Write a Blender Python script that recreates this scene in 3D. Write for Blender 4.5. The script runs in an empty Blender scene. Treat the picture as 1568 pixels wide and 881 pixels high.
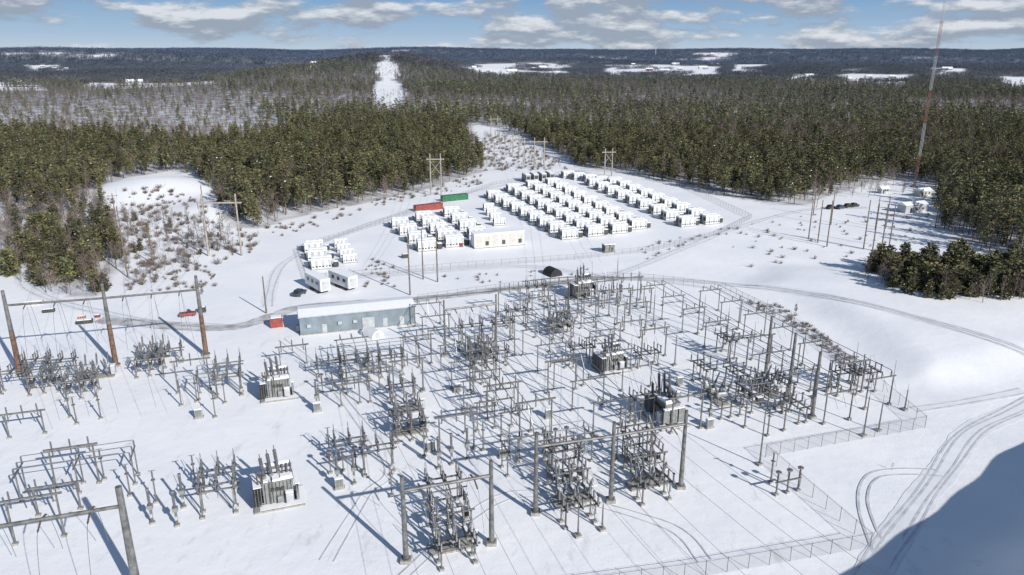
import bpy, math, random
import numpy as np
from mathutils import Vector, Matrix
random.seed(7); np.random.seed(7)
R=random.Random(11)
scene=bpy.context.scene
TH=math.radians(18.5)
U=np.array([math.cos(TH),math.sin(TH)]); V=np.array([-math.sin(TH),math.cos(TH)])
CAMZ=70.0; F=1120.0; PIT=math.radians(17.5)

# ------------------------------------------------------------------ terrain
def sm(a,b,t):
    t=np.clip((t-a)/(b-a),0,1); return t*t*(3-2*t)
def nz(x,y,s,k=0):
    return (np.sin(x/s+1.3+k)+np.sin(y/s*1.13+.7+2*k)+np.sin((x+y)/s*.71+2+k)+np.sin((x-1.4*y)/s*.53+k*3))/4
def segdist(x,y,pts):
    d=np.full(np.shape(x),1e9)
    for i in range(len(pts)):
        ax,ay=pts[i]; bx,by=pts[(i+1)%len(pts)]
        l=(bx-ax)**2+(by-ay)**2+1e-9
        t=np.clip(((x-ax)*(bx-ax)+(y-ay)*(by-ay))/l,0,1)
        d=np.minimum(d,np.hypot(x-ax-t*(bx-ax),y-ay-t*(by-ay)))
    return d
def inpoly(x,y,pts):
    r=np.zeros(np.shape(x),bool)
    n=len(pts)
    for i in range(n):
        ax,ay=pts[i]; bx,by=pts[(i+1)%n]
        c=((ay>y)!=(by>y))
        with np.errstate(divide='ignore',invalid='ignore'):
            xi=(bx-ax)*(y-ay)/((by-ay) if by!=ay else 1e-9)+ax
        r^=(c&(x<xi))
    return r
def flatG(px,py,z=0.0):
    d=F*math.sin(PIT)+(py-440.5)*math.cos(PIT); w=F*math.cos(PIT)-(py-440.5)*math.sin(PIT)
    return ((CAMZ-z)*(px-784)/d,(CAMZ-z)*w/d)
PLAT=[flatG(*p) for p in [(1120,440),(1200,462),(1290,520),(1370,592),(1440,606),(1520,596),(1600,575),(1760,560),(1800,480),(1560,440),(1300,400),(1160,405)]]
def Hgt(x,y):
    x=np.asarray(x,float); y=np.asarray(y,float)
    h=np.zeros(np.broadcast(x,y).shape)
    D=np.hypot(x,y)
    s=segdist(x,y,PLAT); ins=inpoly(x,y,PLAT)
    h=h+np.where(ins,1.7*sm(0,16,s),0)*(1-sm(200,320,y))
    # high snow bank right of the viewpoint
    sd=(-.603)*(x-67)+.798*(y-67)+.5*np.sin((x+.75*y)/11.)+.35*np.sin((x+.75*y)/3.7)
    bank=np.where(sd<0,1.0,np.exp(-(sd/12.5)**2))*sm(30,60,x)
    h=h+14.5*bank*(1-sm(100,160,y))
    uu=x*U[0]+y*U[1]
    out=sm(60,90,uu)*sm(60,75,x)
    h=h+0.12*nz(x,y,3.1)*out*(1-sm(260,400,y)) + .4*nz(x,y,16)*out*(1-sm(260,400,y))
    kx,ky=flatG(235,300)
    h=h+9*np.exp(-((x-kx)**2/(2*28**2)+(y-ky)**2/(2*26**2)))
    kx,ky=flatG(330,330)
    h=h+5*np.exp(-((x-kx)**2/(2*16**2)+(y-ky)**2/(2*18**2)))
    h=h+sm(480,1300,D)*(6+8*nz(x,y,260)+4*nz(x,y,120,1))
    h=h+72*np.exp(-((x+405)**2/(2*190**2)+(y-2500)**2/(2*650**2)))
    h=h+30*np.exp(-((x-1500)**2/(2*900**2)+(y-3900)**2/(2*500**2)))
    h=h+38*np.exp(-((x-250)**2/(2*500**2)+(y-4900)**2/(2*400**2)))
    h=h+98*np.exp(-((x+3000)**2/(2*1300**2)+(y-5000)**2/(2*600**2)))
    far=sm(4600,7800,y)*(1-sm(9500,12500,y))
    h=h+far*(116+34*nz(x,y*.3,620,2)+20*nz(x,y*.2,260,4))
    return h
def G(px,py):
    z=0.0
    for _ in range(6):
        x,y=flatG(px,py,z); z=float(Hgt(x,y))
    return x,y,z
def GP(l): return [G(*p)[:2] for p in l]

# ------------------------------------------------------------------ materials
MATS={}
def mat(name,col,rough=.6,metal=0.0,var=.15,scale=3.0,col2=None,bump=0,bscale=20,rand=0.0,haze_tint=False,trans=0.0,coord='Object'):
    if name in MATS: return MATS[name]
    m=bpy.data.materials.new(name); m.use_nodes=True; nt=m.node_tree; N=nt.nodes; L=nt.links
    b=N['Principled BSDF']; b.inputs['Roughness'].default_value=rough; b.inputs['Metallic'].default_value=metal
    tc=N.new('ShaderNodeTexCoord'); no=N.new('ShaderNodeTexNoise'); no.inputs['Scale'].default_value=scale; no.inputs['Detail'].default_value=4
    L.new(tc.outputs[coord],no.inputs['Vector'])
    rp=N.new('ShaderNodeValToRGB')
    c2=col2 or tuple(c*(1-var) for c in col); c1=col if col2 else tuple(min(1,c*(1+var)) for c in col)
    rp.color_ramp.elements[0].position=.35; rp.color_ramp.elements[1].position=.65
    rp.color_ramp.elements[0].color=(*c2,1); rp.color_ramp.elements[1].color=(*c1,1)
    L.new(no.outputs['Fac'],rp.inputs['Fac']); out=rp.outputs['Color']
    if rand>0:
        oi=N.new('ShaderNodeObjectInfo'); hs=N.new('ShaderNodeHueSaturation')
        mr=N.new('ShaderNodeMapRange'); mr.inputs['To Min'].default_value=1-rand; mr.inputs['To Max'].default_value=1+rand
        L.new(oi.outputs['Random'],mr.inputs['Value']); L.new(mr.outputs['Result'],hs.inputs['Value'])
        mr2=N.new('ShaderNodeMapRange'); mr2.inputs['To Min'].default_value=.475; mr2.inputs['To Max'].default_value=.52
        ma=N.new('ShaderNodeMath'); ma.operation='MULTIPLY'; ma.inputs[1].default_value=7.3
        fr=N.new('ShaderNodeMath'); fr.operation='FRACT'
        L.new(oi.outputs['Random'],ma.inputs[0]); L.new(ma.outputs[0],fr.inputs[0]); L.new(fr.outputs[0],mr2.inputs['Value']); L.new(mr2.outputs['Result'],hs.inputs['Hue'])
        L.new(out,hs.inputs['Color']); out=hs.outputs['Color']
    if haze_tint:  # aerial haze painted into the base colour: bluer with distance along world Y
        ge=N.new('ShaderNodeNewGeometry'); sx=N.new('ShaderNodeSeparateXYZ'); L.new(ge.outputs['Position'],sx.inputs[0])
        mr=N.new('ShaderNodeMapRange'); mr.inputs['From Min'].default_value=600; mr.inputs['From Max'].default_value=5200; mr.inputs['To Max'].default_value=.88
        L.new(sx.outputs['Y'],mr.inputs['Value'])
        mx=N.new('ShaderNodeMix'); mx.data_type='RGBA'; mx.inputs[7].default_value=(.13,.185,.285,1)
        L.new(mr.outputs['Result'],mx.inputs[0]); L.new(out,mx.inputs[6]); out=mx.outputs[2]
    L.new(out,b.inputs['Base Color'])
    if bump:
        n2=N.new('ShaderNodeTexNoise'); n2.inputs['Scale'].default_value=bscale; n2.inputs['Detail'].default_value=5
        L.new(tc.outputs[coord],n2.inputs['Vector']); bp=N.new('ShaderNodeBump'); bp.inputs['Strength'].default_value=bump
        L.new(n2.outputs['Fac'],bp.inputs['Height']); L.new(bp.outputs['Normal'],b.inputs['Normal'])
    if trans:
        t=N.new('ShaderNodeBsdfTransparent'); ms=N.new('ShaderNodeMixShader'); ms.inputs[0].default_value=1-trans
        L.new(t.outputs[0],ms.inputs[1]); L.new(b.outputs[0],ms.inputs[2]); L.new(ms.outputs[0],N['Material Output'].inputs['Surface'])
    MATS[name]=m; return m
STEEL=mat('galvanised_steel',(.165,.163,.158),.5,.25,.35,1.2)
DSTEEL=mat('dark_steel',(.065,.065,.065),.55,.3,.3,1.5)
ALU=mat('aluminium_bus',(.26,.27,.28),.4,.5,.15)
PORC=mat('grey_porcelain',(.12,.12,.13),.35,0,.25,2)
BPORC=mat('brown_porcelain',(.09,.06,.05),.35,0,.25,2)
RUST=mat('weathering_steel',(.14,.085,.06),.8,0,.4,1.5)
SNOWC=mat('snow_cap',(.86,.87,.9),.7,0,.03,.8,bump=.3,bscale=2)
WHITE=mat('white_paint',(.74,.75,.76),.5,0,.06,.7)
LGREY=mat('light_grey_panel',(.42,.44,.46),.5,0,.12,1)
TANK=mat('transformer_tank_paint',(.22,.23,.22),.5,.1,.25,.8)
DARK=mat('dark_glass',(.03,.035,.04),.25)
BLACK=mat('black_rubber',(.025,.025,.025),.7)
CONC=mat('concrete',(.32,.31,.29),.85,0,.2,1.5)
WOOD=mat('weathered_pole_wood',(.17,.135,.105),.85,0,.35,1.2)
GWOOD=mat('silvered_pole_wood',(.34,.31,.28),.85,0,.25,1.2)
RED=mat('red_painted_steel',(.27,.065,.05),.55,0,.25,1)
BRICK=mat('barn_red_siding',(.20,.08,.07),.8,0,.2,.5)
MRED=mat('mast_red_paint',(.28,.11,.09),.6,0,.15,1)
GREEN=mat('green_painted_steel',(.03,.15,.07),.55,0,.25,1)
BLDG=mat('blue_grey_cladding',(.22,.27,.30),.5,.15,.15,.4)
TAN=mat('pale_tan_panel',(.50,.48,.43),.6,0,.1,1)
BLUE=mat('dark_blue_paint',(.05,.07,.11),.3,.2,.1)
ORANGE=mat('orange_barrier',(.45,.18,.08),.6,0,.1)
MESHM=mat('chain_link_mesh',(.3,.3,.3),.5,.3,.1,3,trans=.88)
WIRE=mat('conductor_wire',(.22,.22,.22),.5,.5,.1)
BARK=mat('pine_bark',(.12,.09,.07),.9,0,.3,2,rand=.2,haze_tint=True)
NEED1=mat('pine_needles_light',(.145,.138,.058),.8,0,.3,.35,rand=.42,haze_tint=True)
NEED2=mat('pine_needles_dark',(.068,.077,.041),.8,0,.3,.35,rand=.42,haze_tint=True)
TWIG=mat('bare_twigs',(.185,.148,.127),.9,0,.25,.4,rand=.35,haze_tint=True)
FARN=mat('distant_pine_foliage',(.075,.079,.045),.85,0,.35,.06,rand=.35,haze_tint=True)
FART=mat('distant_bare_canopy',(.18,.157,.14),.9,0,.25,.06,rand=.25,haze_tint=True)
WEED=mat('dry_weeds',(.18,.14,.10),.9,0,.3,1,rand=.3)

# ------------------------------------------------------------------ mesh builder
class MB:
    def __init__(s): s.v=[]; s.f=[]; s.m=[]; s.mats=[]
    def mi(s,m):
        if m not in s.mats: s.mats.append(m)
        return s.mats.index(m)
    def box(s,c,sz,m,rz=0.0,M=None):
        k=len(s.v); a,b,d=sz[0]/2,sz[1]/2,sz[2]/2; cr,sr=math.cos(rz),math.sin(rz)
        for x,y,z in ((-a,-b,-d),(a,-b,-d),(a,b,-d),(-a,b,-d),(-a,-b,d),(a,-b,d),(a,b,d),(-a,b,d)):
            p=(c[0]+x*cr-y*sr,c[1]+x*sr+y*cr,c[2]+z); s.v.append(p)
        for q in ((0,3,2,1),(4,5,6,7),(0,1,5,4),(1,2,6,5),(2,3,7,6),(3,0,4,7)):
            s.f.append(tuple(k+i for i in q)); s.m.append(s.mi(m))
    def lathe(s,p0,p1,prof,m,n=6,caps=True):
        p0=Vector(p0); p1=Vector(p1); ax=p1-p0
        if ax.length<1e-6: return
        q=ax.normalized(); a=q.orthogonal().normalized(); b=q.cross(a)
        k=len(s.v); mi=s.mi(m)
        for t,r in prof:
            o=p0+ax*t
            for i in range(n):
                th=2*math.pi*i/n; s.v.append(tuple(o+a*(r*math.cos(th))+b*(r*math.sin(th))))
        for j in range(len(prof)-1):
            for i in range(n):
                s.f.append((k+j*n+i,k+j*n+(i+1)%n,k+(j+1)*n+(i+1)%n,k+(j+1)*n+i)); s.m.append(mi)
        if caps:
            s.f.append(tuple(k+i for i in range(n-1,-1,-1))); s.m.append(mi)
            s.f.append(tuple(k+(len(prof)-1)*n+i for i in range(n))); s.m.append(mi)
    def cyl(s,p0,p1,r,m,r1=None,n=6): s.lathe(p0,p1,[(0,r),(1,r if r1 is None else r1)],m,n)
    def ins(s,p0,p1,r,m=None,k=6,n=7):
        prof=[]
        for i in range(k):
            prof+= [(i/k,r*.55),((i+.25)/k,r),((i+.6)/k,r*.6)]
        prof.append((1,r*.5)); s.lathe(p0,p1,prof,m or PORC,n)
    def tri(s,a,b,c,m):
        k=len(s.v); s.v+= [a,b,c]; s.f.append((k,k+1,k+2)); s.m.append(s.mi(m))
    def quad(s,a,b,c,d,m):
        k=len(s.v); s.v+= [a,b,c,d]; s.f.append((k,k+1,k+2,k+3)); s.m.append(s.mi(m))
    def extr(s,prof,y0,y1,m):
        k=len(s.v); n=len(prof)
        for x,z in prof: s.v.append((x,y0,z))
        for x,z in prof: s.v.append((x,y1,z))
        mi=s.mi(m)
        for i in range(n): s.f.append((k+i,k+(i+1)%n,k+n+(i+1)%n,k+n+i)); s.m.append(mi)
        s.f.append(tuple(k+i for i in range(n-1,-1,-1))); s.m.append(mi); s.f.append(tuple(k+n+i for i in range(n))); s.m.append(mi)
    def mesh(s,name,smooth=False):
        me=bpy.data.meshes.new(name); me.from_pydata([tuple(map(float,p)) for p in s.v],[],s.f)
        for m in s.mats: me.materials.append(m)
        me.polygons.foreach_set('material_index',s.m)
        if smooth: me.polygons.foreach_set('use_smooth',[True]*len(s.f))
        me.update(); return me
def obj(name,me,loc=(0,0,0),rz=0.0,sc=1.0,link=True):
    o=bpy.data.objects.new(name,me); o.location=loc; o.rotation_euler=(0,0,rz)
    o.scale=(sc,sc,sc) if not isinstance(sc,tuple) else sc
    if link: scene.collection.objects.link(o)
    return o
def place(name,me,px,py,rz=0.0,sc=1.0,dz=0):
    x,y,z=G(px,py); return obj(name,me,(x,y,z+dz),TH+rz,sc)

# ------------------------------------------------------------------ clear polygons
CLEAR=GP([(-300,430),(0,388),(45,418),(85,452),(150,454),(190,410),(190,365),(168,330),(150,300),(185,275),(260,262),(300,268),(325,300),(345,345),(395,350),(480,326),(560,311),(640,294),(700,276),(737,264),(738,235),(712,200),(730,190),(770,196),(850,234),(885,256),(960,264),(1040,285),(1120,302),(1190,314),(1235,314),(1280,296),(1340,280),(1400,274),(1440,290),(1430,345),(1500,385),(1568,400),(1750,405)])+[(260,60),(200,-200),(-260,-200),(-330,150)]
FIELDS=[(-.065,.08,1900,4300),(.34,.41,1700,2700),(.43,.53,1750,2700),(.64,.78,1600,2500),(.22,.275,2300,4600),(-.57,-.39,1500,2150),(-.72,-.62,1500,2100),(.12,.24,2500,4200),(-.27,-.245,1700,2300),(.55,.60,2500,3300),(-.63,-.58,3000,4000),(.29,.33,3000,4300),(.10,.16,5200,6200),(.24,.29,5600,6800),(-.66,-.5,4500,4700)]
def clear(x,y):
    x=np.asarray(x,float); y=np.asarray(y,float)
    c=inpoly(x,y,CLEAR)
    w=24+7*np.sin(y/90.)+5*np.sin(y/37.)
    c|=(np.abs(x+0.163*y)<w)&(y>930)&(y<2900)
    ys=y+160*nz(x,y,90,3); t=x/np.maximum(y,1)+.016*nz(x,y,130,5)+.008*nz(x,y,50,2)
    patch=nz(x,y,75,8)+.5*nz(x,y,31,1)
    for a,b,y0,y1 in FIELDS: c|=(t>a)&(t<b)&(ys>y0)&(ys<y1)&(patch>-.45)
    c|=(y>1300)&(nz(x,y,170,12)+.6*nz(x,y,67,4)>.95)
    return c

# ------------------------------------------------------------------ ground sheet
def ground():
    ys=[-120.0]
    while ys[-1]<14000:
        y=ys[-1]; ys.append(y+max(1.7,.0125*y))
    ys=np.array(ys); t=np.linspace(-1.25,1.25,421)
    Y,T=np.meshgrid(ys,t,indexing='ij'); X=T*(Y+200)
    Z=Hgt(X,Y); n0,n1=Y.shape
    co=np.stack([X,Y,Z],-1).reshape(-1,3)
    i=np.arange(n0-1)[:,None]*n1+np.arange(n1-1)[None,:]
    q=np.stack([i,i+1,i+n1+1,i+n1],-1).reshape(-1,4)
    me=bpy.data.meshes.new('snowy_ground'); me.vertices.add(len(co)); me.vertices.foreach_set('co',co.ravel())
    me.loops.add(q.size); me.loops.foreach_set('vertex_index',q.ravel())
    me.polygons.add(len(q)); me.polygons.foreach_set('loop_start',np.arange(0,q.size,4)); me.polygons.foreach_set('loop_total',np.full(len(q),4))
    me.update(calc_edges=True); me.polygons.foreach_set('use_smooth',np.ones(len(q),bool))
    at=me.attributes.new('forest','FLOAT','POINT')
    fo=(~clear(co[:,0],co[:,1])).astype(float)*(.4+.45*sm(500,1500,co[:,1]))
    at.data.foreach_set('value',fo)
    at=me.attributes.new('yard','FLOAT','POINT')
    u=co[:,0]*U[0]+co[:,1]*U[1]; v=co[:,0]*V[0]+co[:,1]*V[1]
    at.data.foreach_set('value',sm(30,60,v)*(1-sm(200,225,v))*(1-sm(85,100,u)))
    m=bpy.data.materials.new('snow_ground'); m.use_nodes=True; nt=m.node_tree; N=nt.nodes; L=nt.links; b=N['Principled BSDF']
    b.inputs['Roughness'].default_value=.65
    ge=N.new('ShaderNodeNewGeometry')
    def noise(s,d=5):
        n=N.new('ShaderNodeTexNoise'); n.inputs['Scale'].default_value=s; n.inputs['Detail'].default_value=d; L.new(ge.outputs['Position'],n.inputs['Vector']); return n
    n1_=noise(.05); rp=N.new('ShaderNodeValToRGB'); rp.color_ramp.elements[0].color=(.84,.85,.88,1); rp.color_ramp.elements[1].color=(.92,.92,.93,1)
    rp.color_ramp.elements[0].position=.35; rp.color_ramp.elements[1].position=.65; L.new(n1_.outputs['Fac'],rp.inputs['Fac'])
    ay=N.new('ShaderNodeAttribute'); ay.attribute_name='yard'
    mp=N.new('ShaderNodeMapping'); mp.inputs['Rotation'].default_value=(0,0,-TH); mp.inputs['Scale'].default_value=(1,.35,1); L.new(ge.outputs['Position'],mp.inputs['Vector'])
    ny=N.new('ShaderNodeTexNoise'); ny.inputs['Scale'].default_value=.35; ny.inputs['Detail'].default_value=9; ny.inputs['Roughness'].default_value=.7; L.new(mp.outputs[0],ny.inputs['Vector'])
    ry=N.new('ShaderNodeMapRange'); ry.inputs['From Min'].default_value=.56; ry.inputs['From Max'].default_value=.74; ry.inputs['To Max'].default_value=.6; L.new(ny.outputs['Fac'],ry.inputs['Value'])
    my=N.new('ShaderNodeMath'); my.operation='MULTIPLY'; L.new(ry.outputs[0],my.inputs[0]); L.new(ay.outputs['Fac'],my.inputs[1])
    mg=N.new('ShaderNodeMix'); mg.data_type='RGBA'; mg.inputs[7].default_value=(.50,.50,.51,1); L.new(my.outputs[0],mg.inputs[0]); L.new(rp.outputs['Color'],mg.inputs[6])
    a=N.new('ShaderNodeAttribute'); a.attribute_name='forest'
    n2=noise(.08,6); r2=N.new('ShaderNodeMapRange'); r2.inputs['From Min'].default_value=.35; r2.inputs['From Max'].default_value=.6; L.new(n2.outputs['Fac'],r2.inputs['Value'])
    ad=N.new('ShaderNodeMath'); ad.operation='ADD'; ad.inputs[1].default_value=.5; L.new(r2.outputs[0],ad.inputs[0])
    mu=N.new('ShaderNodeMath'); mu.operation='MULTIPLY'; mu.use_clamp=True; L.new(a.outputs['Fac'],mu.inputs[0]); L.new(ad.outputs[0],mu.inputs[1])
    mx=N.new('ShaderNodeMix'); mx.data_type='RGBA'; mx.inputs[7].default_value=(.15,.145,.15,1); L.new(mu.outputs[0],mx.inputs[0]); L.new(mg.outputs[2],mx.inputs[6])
    L.new(mx.outputs[2],b.inputs['Base Color'])
    n3=noise(.35,8); n4=noise(2.2,4)
    b1=N.new('ShaderNodeBump'); b1.inputs['Strength'].default_value=.35; b1.inputs['Distance'].default_value=.3; L.new(n3.outputs['Fac'],b1.inputs['Height'])
    b2=N.new('ShaderNodeBump'); b2.inputs['Strength'].default_value=.2; b2.inputs['Distance'].default_value=.1; L.new(n4.outputs['Fac'],b2.inputs['Height']); L.new(b1.outputs['Normal'],b2.inputs['Normal'])
    L.new(b2.outputs['Normal'],b.inputs['Normal'])
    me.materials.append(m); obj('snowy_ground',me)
ground()

# ------------------------------------------------------------------ trees
def pine(seed,h,Rr,start,low=False):
    r=random.Random(seed); mb=MB()
    mb.lathe((0,0,-.5),(r.uniform(-.3,.3),r.uniform(-.3,.3),h*.98),[(0,.26),(.3,.19),(.7,.1),(1,.02)],BARK,5 if not low else 3,False)
    z=start*h; k=0
    while z<h*.985:
        f=(z-start*h)/(h*(1-start)); rad=Rr*(1-f)**.6*min(1,.5+f*2.5)*r.uniform(.55,1.25)+.25
        nb=5 if not low else 4; a0=r.uniform(0,6.28)
        for b in range(nb):
            if r.random()<.16: continue
            a=a0+b*2*math.pi/nb+r.uniform(-.35,.35); L_=rad*r.uniform(.55,1.2); up=L_*(.08+.4*f)
            dx,dy=math.cos(a),math.sin(a); tip=(dx*L_,dy*L_,z+up)
            if not low: mb.lathe((0,0,z),tip,[(0,.05),(1,.012)],BARK,3,False)
            ml=NEED1 if r.random()<.6 else NEED2
            nt=int((9 if not low else 4)*max(.5,L_/2))
            for j in range(nt):
                t=.25+.75*r.random()**.7; s=r.uniform(.35,.8)*(1 if not low else 1.7)
                c=Vector((dx*L_*t+r.gauss(0,.3),dy*L_*t+r.gauss(0,.3),z+up*t+r.gauss(0,.22)))
                d=Vector((dx+r.uniform(-.9,.9),dy+r.uniform(-.9,.9),r.uniform(-.2,.9))).normalized()*s
                w=d.cross(Vector((r.uniform(-1,1),r.uniform(-1,1),r.uniform(-1,1)))).normalized()*s*.45
                m=ml if r.random()>.006 or low else SNOWC
                mb.quad(tuple(c-d*.6),tuple(c+w),tuple(c+d),tuple(c-w),m)
        z+=h*(.045 if not low else .06)*r.uniform(.75,1.25)
    return mb.mesh('pine_tree')
def bare(seed,h,mult=1.0,tw=1.0,nt=4):
    r=random.Random(seed); mb=MB()
    top=Vector((r.uniform(-.8,.8),r.uniform(-.8,.8),h*.85))
    mb.lathe((0,0,-.5),top,[(0,.2),(.5,.12),(1,.03)],TWIG,5 if nt>2 else 3,False)
    for i in range(int(15*mult)):
        t=.28+.7*i/(15*mult); p=top*t; a=i*2.4+r.uniform(-.4,.4); L_=h*.32*(1.1-t*.6)*r.uniform(.7,1.2)
        d=Vector((math.cos(a),math.sin(a),r.uniform(.8,1.6))).normalized()*L_; e=p+d
        mb.lathe(p,e,[(0,.07),(1,.02)],TWIG,3,False)
        for j in range(6):
            q=p+d*(.3+.7*j/6); dd=(d.normalized()+Vector((r.uniform(-1,1),r.uniform(-1,1),r.uniform(-.3,.9)))).normalized()*L_*.42*r.uniform(.6,1.1)
            w=dd.cross(Vector((0,0,1))).normalized()*.035*tw
            mb.tri(tuple(q-w),tuple(q+w),tuple(q+dd),TWIG)
            for l in range(nt):
                q2=q+dd*(.3+.6*l/4); d3=(dd.normalized()+Vector((r.uniform(-1,1),r.uniform(-1,1),r.uniform(-.3,.9)))).normalized()*L_*.25
                w=d3.cross(Vector((r.random(),r.random(),1))).normalized()*.028*tw
                mb.tri(tuple(q2-w),tuple(q2+w),tuple(q2+d3),TWIG)
    return mb.mesh('bare_tree')
def farclump(seed,kind):
    r=random.Random(seed); mb=MB()
    for i in range(34):
        a=r.uniform(0,6.28); rr=22*math.sqrt(r.random()); x,y=rr*math.cos(a),rr*math.sin(a); h=r.uniform(9,17)
        cone=r.random()<(.8 if kind else .15); m=FARN if cone else FART
        if kind==0 and not cone: h*=.8
        for j in range(16):
            f=r.random(); z=h*(.25+.75*f); rad=(2.9*(1-f)+.4) if cone else 3.2*math.sqrt(max(.05,1-(2*f-1)**2)); an=r.uniform(0,6.28)
            c=Vector((x+math.cos(an)*rad*.7,y+math.sin(an)*rad*.7,z)); s=r.uniform(.8,1.7)*(1 if cone else .8)
            d=Vector((math.cos(an),math.sin(an),r.uniform(-.3,.8)))*s; w=Vector((-math.sin(an),math.cos(an),r.uniform(-.5,.5)))*s*.6
            mb.quad(tuple(c-d),tuple(c+w),tuple(c+d),tuple(c-w),m)
    return mb.mesh('tree_clump')
def shrub(seed,m):
    r=random.Random(seed); mb=MB()
    for i in range(40):
        a=r.uniform(0,6.28); L_=r.uniform(.6,1.6); p=Vector((r.gauss(0,.25),r.gauss(0,.25),-.05)); d=Vector((math.cos(a)*.8,math.sin(a)*.8,r.uniform(.6,1.8))).normalized()*L_
        w=d.cross(Vector((0,0,1))).normalized()*.03; mb.tri(tuple(p-w),tuple(p+w),tuple(p+d),m)
        for k in range(3):
            q=p+d*r.uniform(.3,.9); e=(d.normalized()+Vector((r.uniform(-1,1),r.uniform(-1,1),r.uniform(-.2,1)))).normalized()*.5
            mb.tri(tuple(q-w),tuple(q+w),tuple(q+e),m)
    return mb.mesh('shrub')
def coll(name,meshes):
    c=bpy.data.collections.new(name)
    for i,me in enumerate(meshes):
        o=bpy.data.objects.new('%s_%s'%(name,'abcdefghij'[i]),me); c.objects.link(o)
    return c
def scatter(name,pts,sc,idx,c):
    n=len(pts)
    if n==0: return
    me=bpy.data.meshes.new(name); me.vertices.add(n); me.vertices.foreach_set('co',np.asarray(pts,float).ravel())
    rot=np.zeros((n,3)); rot[:,2]=np.random.rand(n)*6.283; rot[:,0]=np.random.randn(n)*.03; rot[:,1]=np.random.randn(n)*.03
    a=me.attributes.new('rot','FLOAT_VECTOR','POINT'); a.data.foreach_set('vector',rot.ravel())
    a=me.attributes.new('scl','FLOAT_VECTOR','POINT'); s=np.asarray(sc,float); w=s*(.9+.3*np.random.rand(n)); a.data.foreach_set('vector',np.stack([w,w,s],-1).ravel())
    a=me.attributes.new('idx','INT','POINT'); a.data.foreach_set('value',np.asarray(idx,np.int32))
    me.update(); o=obj(name,me)
    ng=bpy.data.node_groups.new(name+'_scatter','GeometryNodeTree')
    ng.interface.new_socket('Geometry',in_out='INPUT',socket_type='NodeSocketGeometry'); ng.interface.new_socket('Geometry',in_out='OUTPUT',socket_type='NodeSocketGeometry')
    N=ng.nodes; L=ng.links; gi=N.new('NodeGroupInput'); go=N.new('NodeGroupOutput'); ip=N.new('GeometryNodeInstanceOnPoints'); ci=N.new('GeometryNodeCollectionInfo')
    ci.inputs['Collection'].default_value=c; ci.inputs['Separate Children'].default_value=True; ci.inputs['Reset Children'].default_value=True
    def na(nm,t):
        k=N.new('GeometryNodeInputNamedAttribute'); k.data_type=t; k.inputs['Name'].default_value=nm
        return [q for q in k.outputs if q.enabled and q.name=='Attribute'][0]
    L.new(gi.outputs[0],ip.inputs['Points']); L.new(ci.outputs[0],ip.inputs['Instance']); ip.inputs['Pick Instance'].default_value=True
    L.new(na('idx','INT'),ip.inputs['Instance Index']); L.new(na('rot','FLOAT_VECTOR'),ip.inputs['Rotation']); L.new(na('scl','FLOAT_VECTOR'),ip.inputs['Scale'])
    L.new(ip.outputs[0],go.inputs[0]); md=o.modifiers.new('scatter','NODES'); md.node_group=ng
    return o
PINES=[pine(1,17,3.6,.25),pine(2,19,3.9,.35),pine(3,14,3.2,.12),pine(4,17,4.2,.3)]
BARES=[bare(5,14,1,1.35),bare(6,16,1,1.35),bare(7,11,1.2,1.5)]
CT=coll('forest_tree',PINES+BARES)
CTL=coll('mid_tree',[pine(61,17,3.6,.2,True),pine(62,19,3.8,.25,True),pine(63,14,3.3,.1,True),pine(64,16,4.0,.2,True),bare(65,14,.9,2.8,2),bare(66,15,.9,2.8,2),bare(67,11,1,2.8,2)])
CLP=coll('bushy_pine',[pine(21,9,3.0,.03),pine(22,10,3.2,.05),pine(23,7.5,2.8,.02)])
CF=coll('distant_trees',[farclump(31,1),farclump(32,1),farclump(33,0),farclump(34,0)])
CS=coll('shrub',[shrub(41,TWIG),shrub(42,WEED),shrub(43,TWIG)])
def grid(y0,y1,sp,tm=.84):
    P=[]
    ys=np.arange(y0,y1,sp)
    for y in ys:
        xs=np.arange(-tm*y-40,tm*y+40,sp); P.append(np.stack([xs,np.full(len(xs),y)],-1))
    P=np.concatenate(P); P+=np.random.uniform(-.48,.48,P.shape)*sp; return P
def withz(P): return np.column_stack([P,Hgt(P[:,0],P[:,1])])
def forest(name,y0,y1,sp,smul,c):
    P=grid(y0,y1,sp); P=P[~clear(P[:,0],P[:,1])]
    x,y=P[:,0],P[:,1]; n=len(P)
    pp=.86-.36*sm(560,950,y)+.65*nz(x,y,80,7)+.2*nz(x,y,23,2)
    t=x/y
    left=(t<-.33+.07*nz(x,y,60)+.03*nz(x,y,17))&(y>620+90*nz(x,y,45,3))&(y<1500); pp=np.where(left,.16,pp)
    brown=(t<-.43)&(y<350); pp=np.where(brown,.35,pp)
    edge=segdist(x,y,CLEAR); pp=np.where((edge<8)&(y<700),np.minimum(pp,.5),pp)
    ispine=np.random.rand(n)<pp
    gap=nz(x,y,33,4)+.5*nz(x,y,13,6)
    keep=(np.random.rand(n)<np.where(left,.72,.95))&(gap>-1.0)
    idx=np.where(ispine,np.random.randint(0,4,n),np.random.randint(4,7,n))
    sc=smul*np.random.uniform(.55,1.15,n)*np.where(brown,.75,1)*np.where(left,.8,1)*(1+.15*nz(x,y,50,9))
    Q=withz(P); scatter(name,Q[keep],sc[keep],idx[keep],c)
forest('mixed_forest',150,720,5.6,.9,CT)
forest('mid_distance_forest',720,1900,9.6,1.0,CTL)
def farf(name,y0,y1,sp,s):
    P=grid(y0,y1,sp,.8); P=P[~clear(P[:,0],P[:,1])]; x,y=P[:,0],P[:,1]; n=len(P)
    k=np.random.rand(n)<.46+.8*nz(x,y,240,9); idx=np.where(k,np.random.randint(0,2,n),np.random.randint(2,4,n))
    scatter(name,withz(P),s*np.random.uniform(.8,1.15,n),idx,CF)
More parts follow.
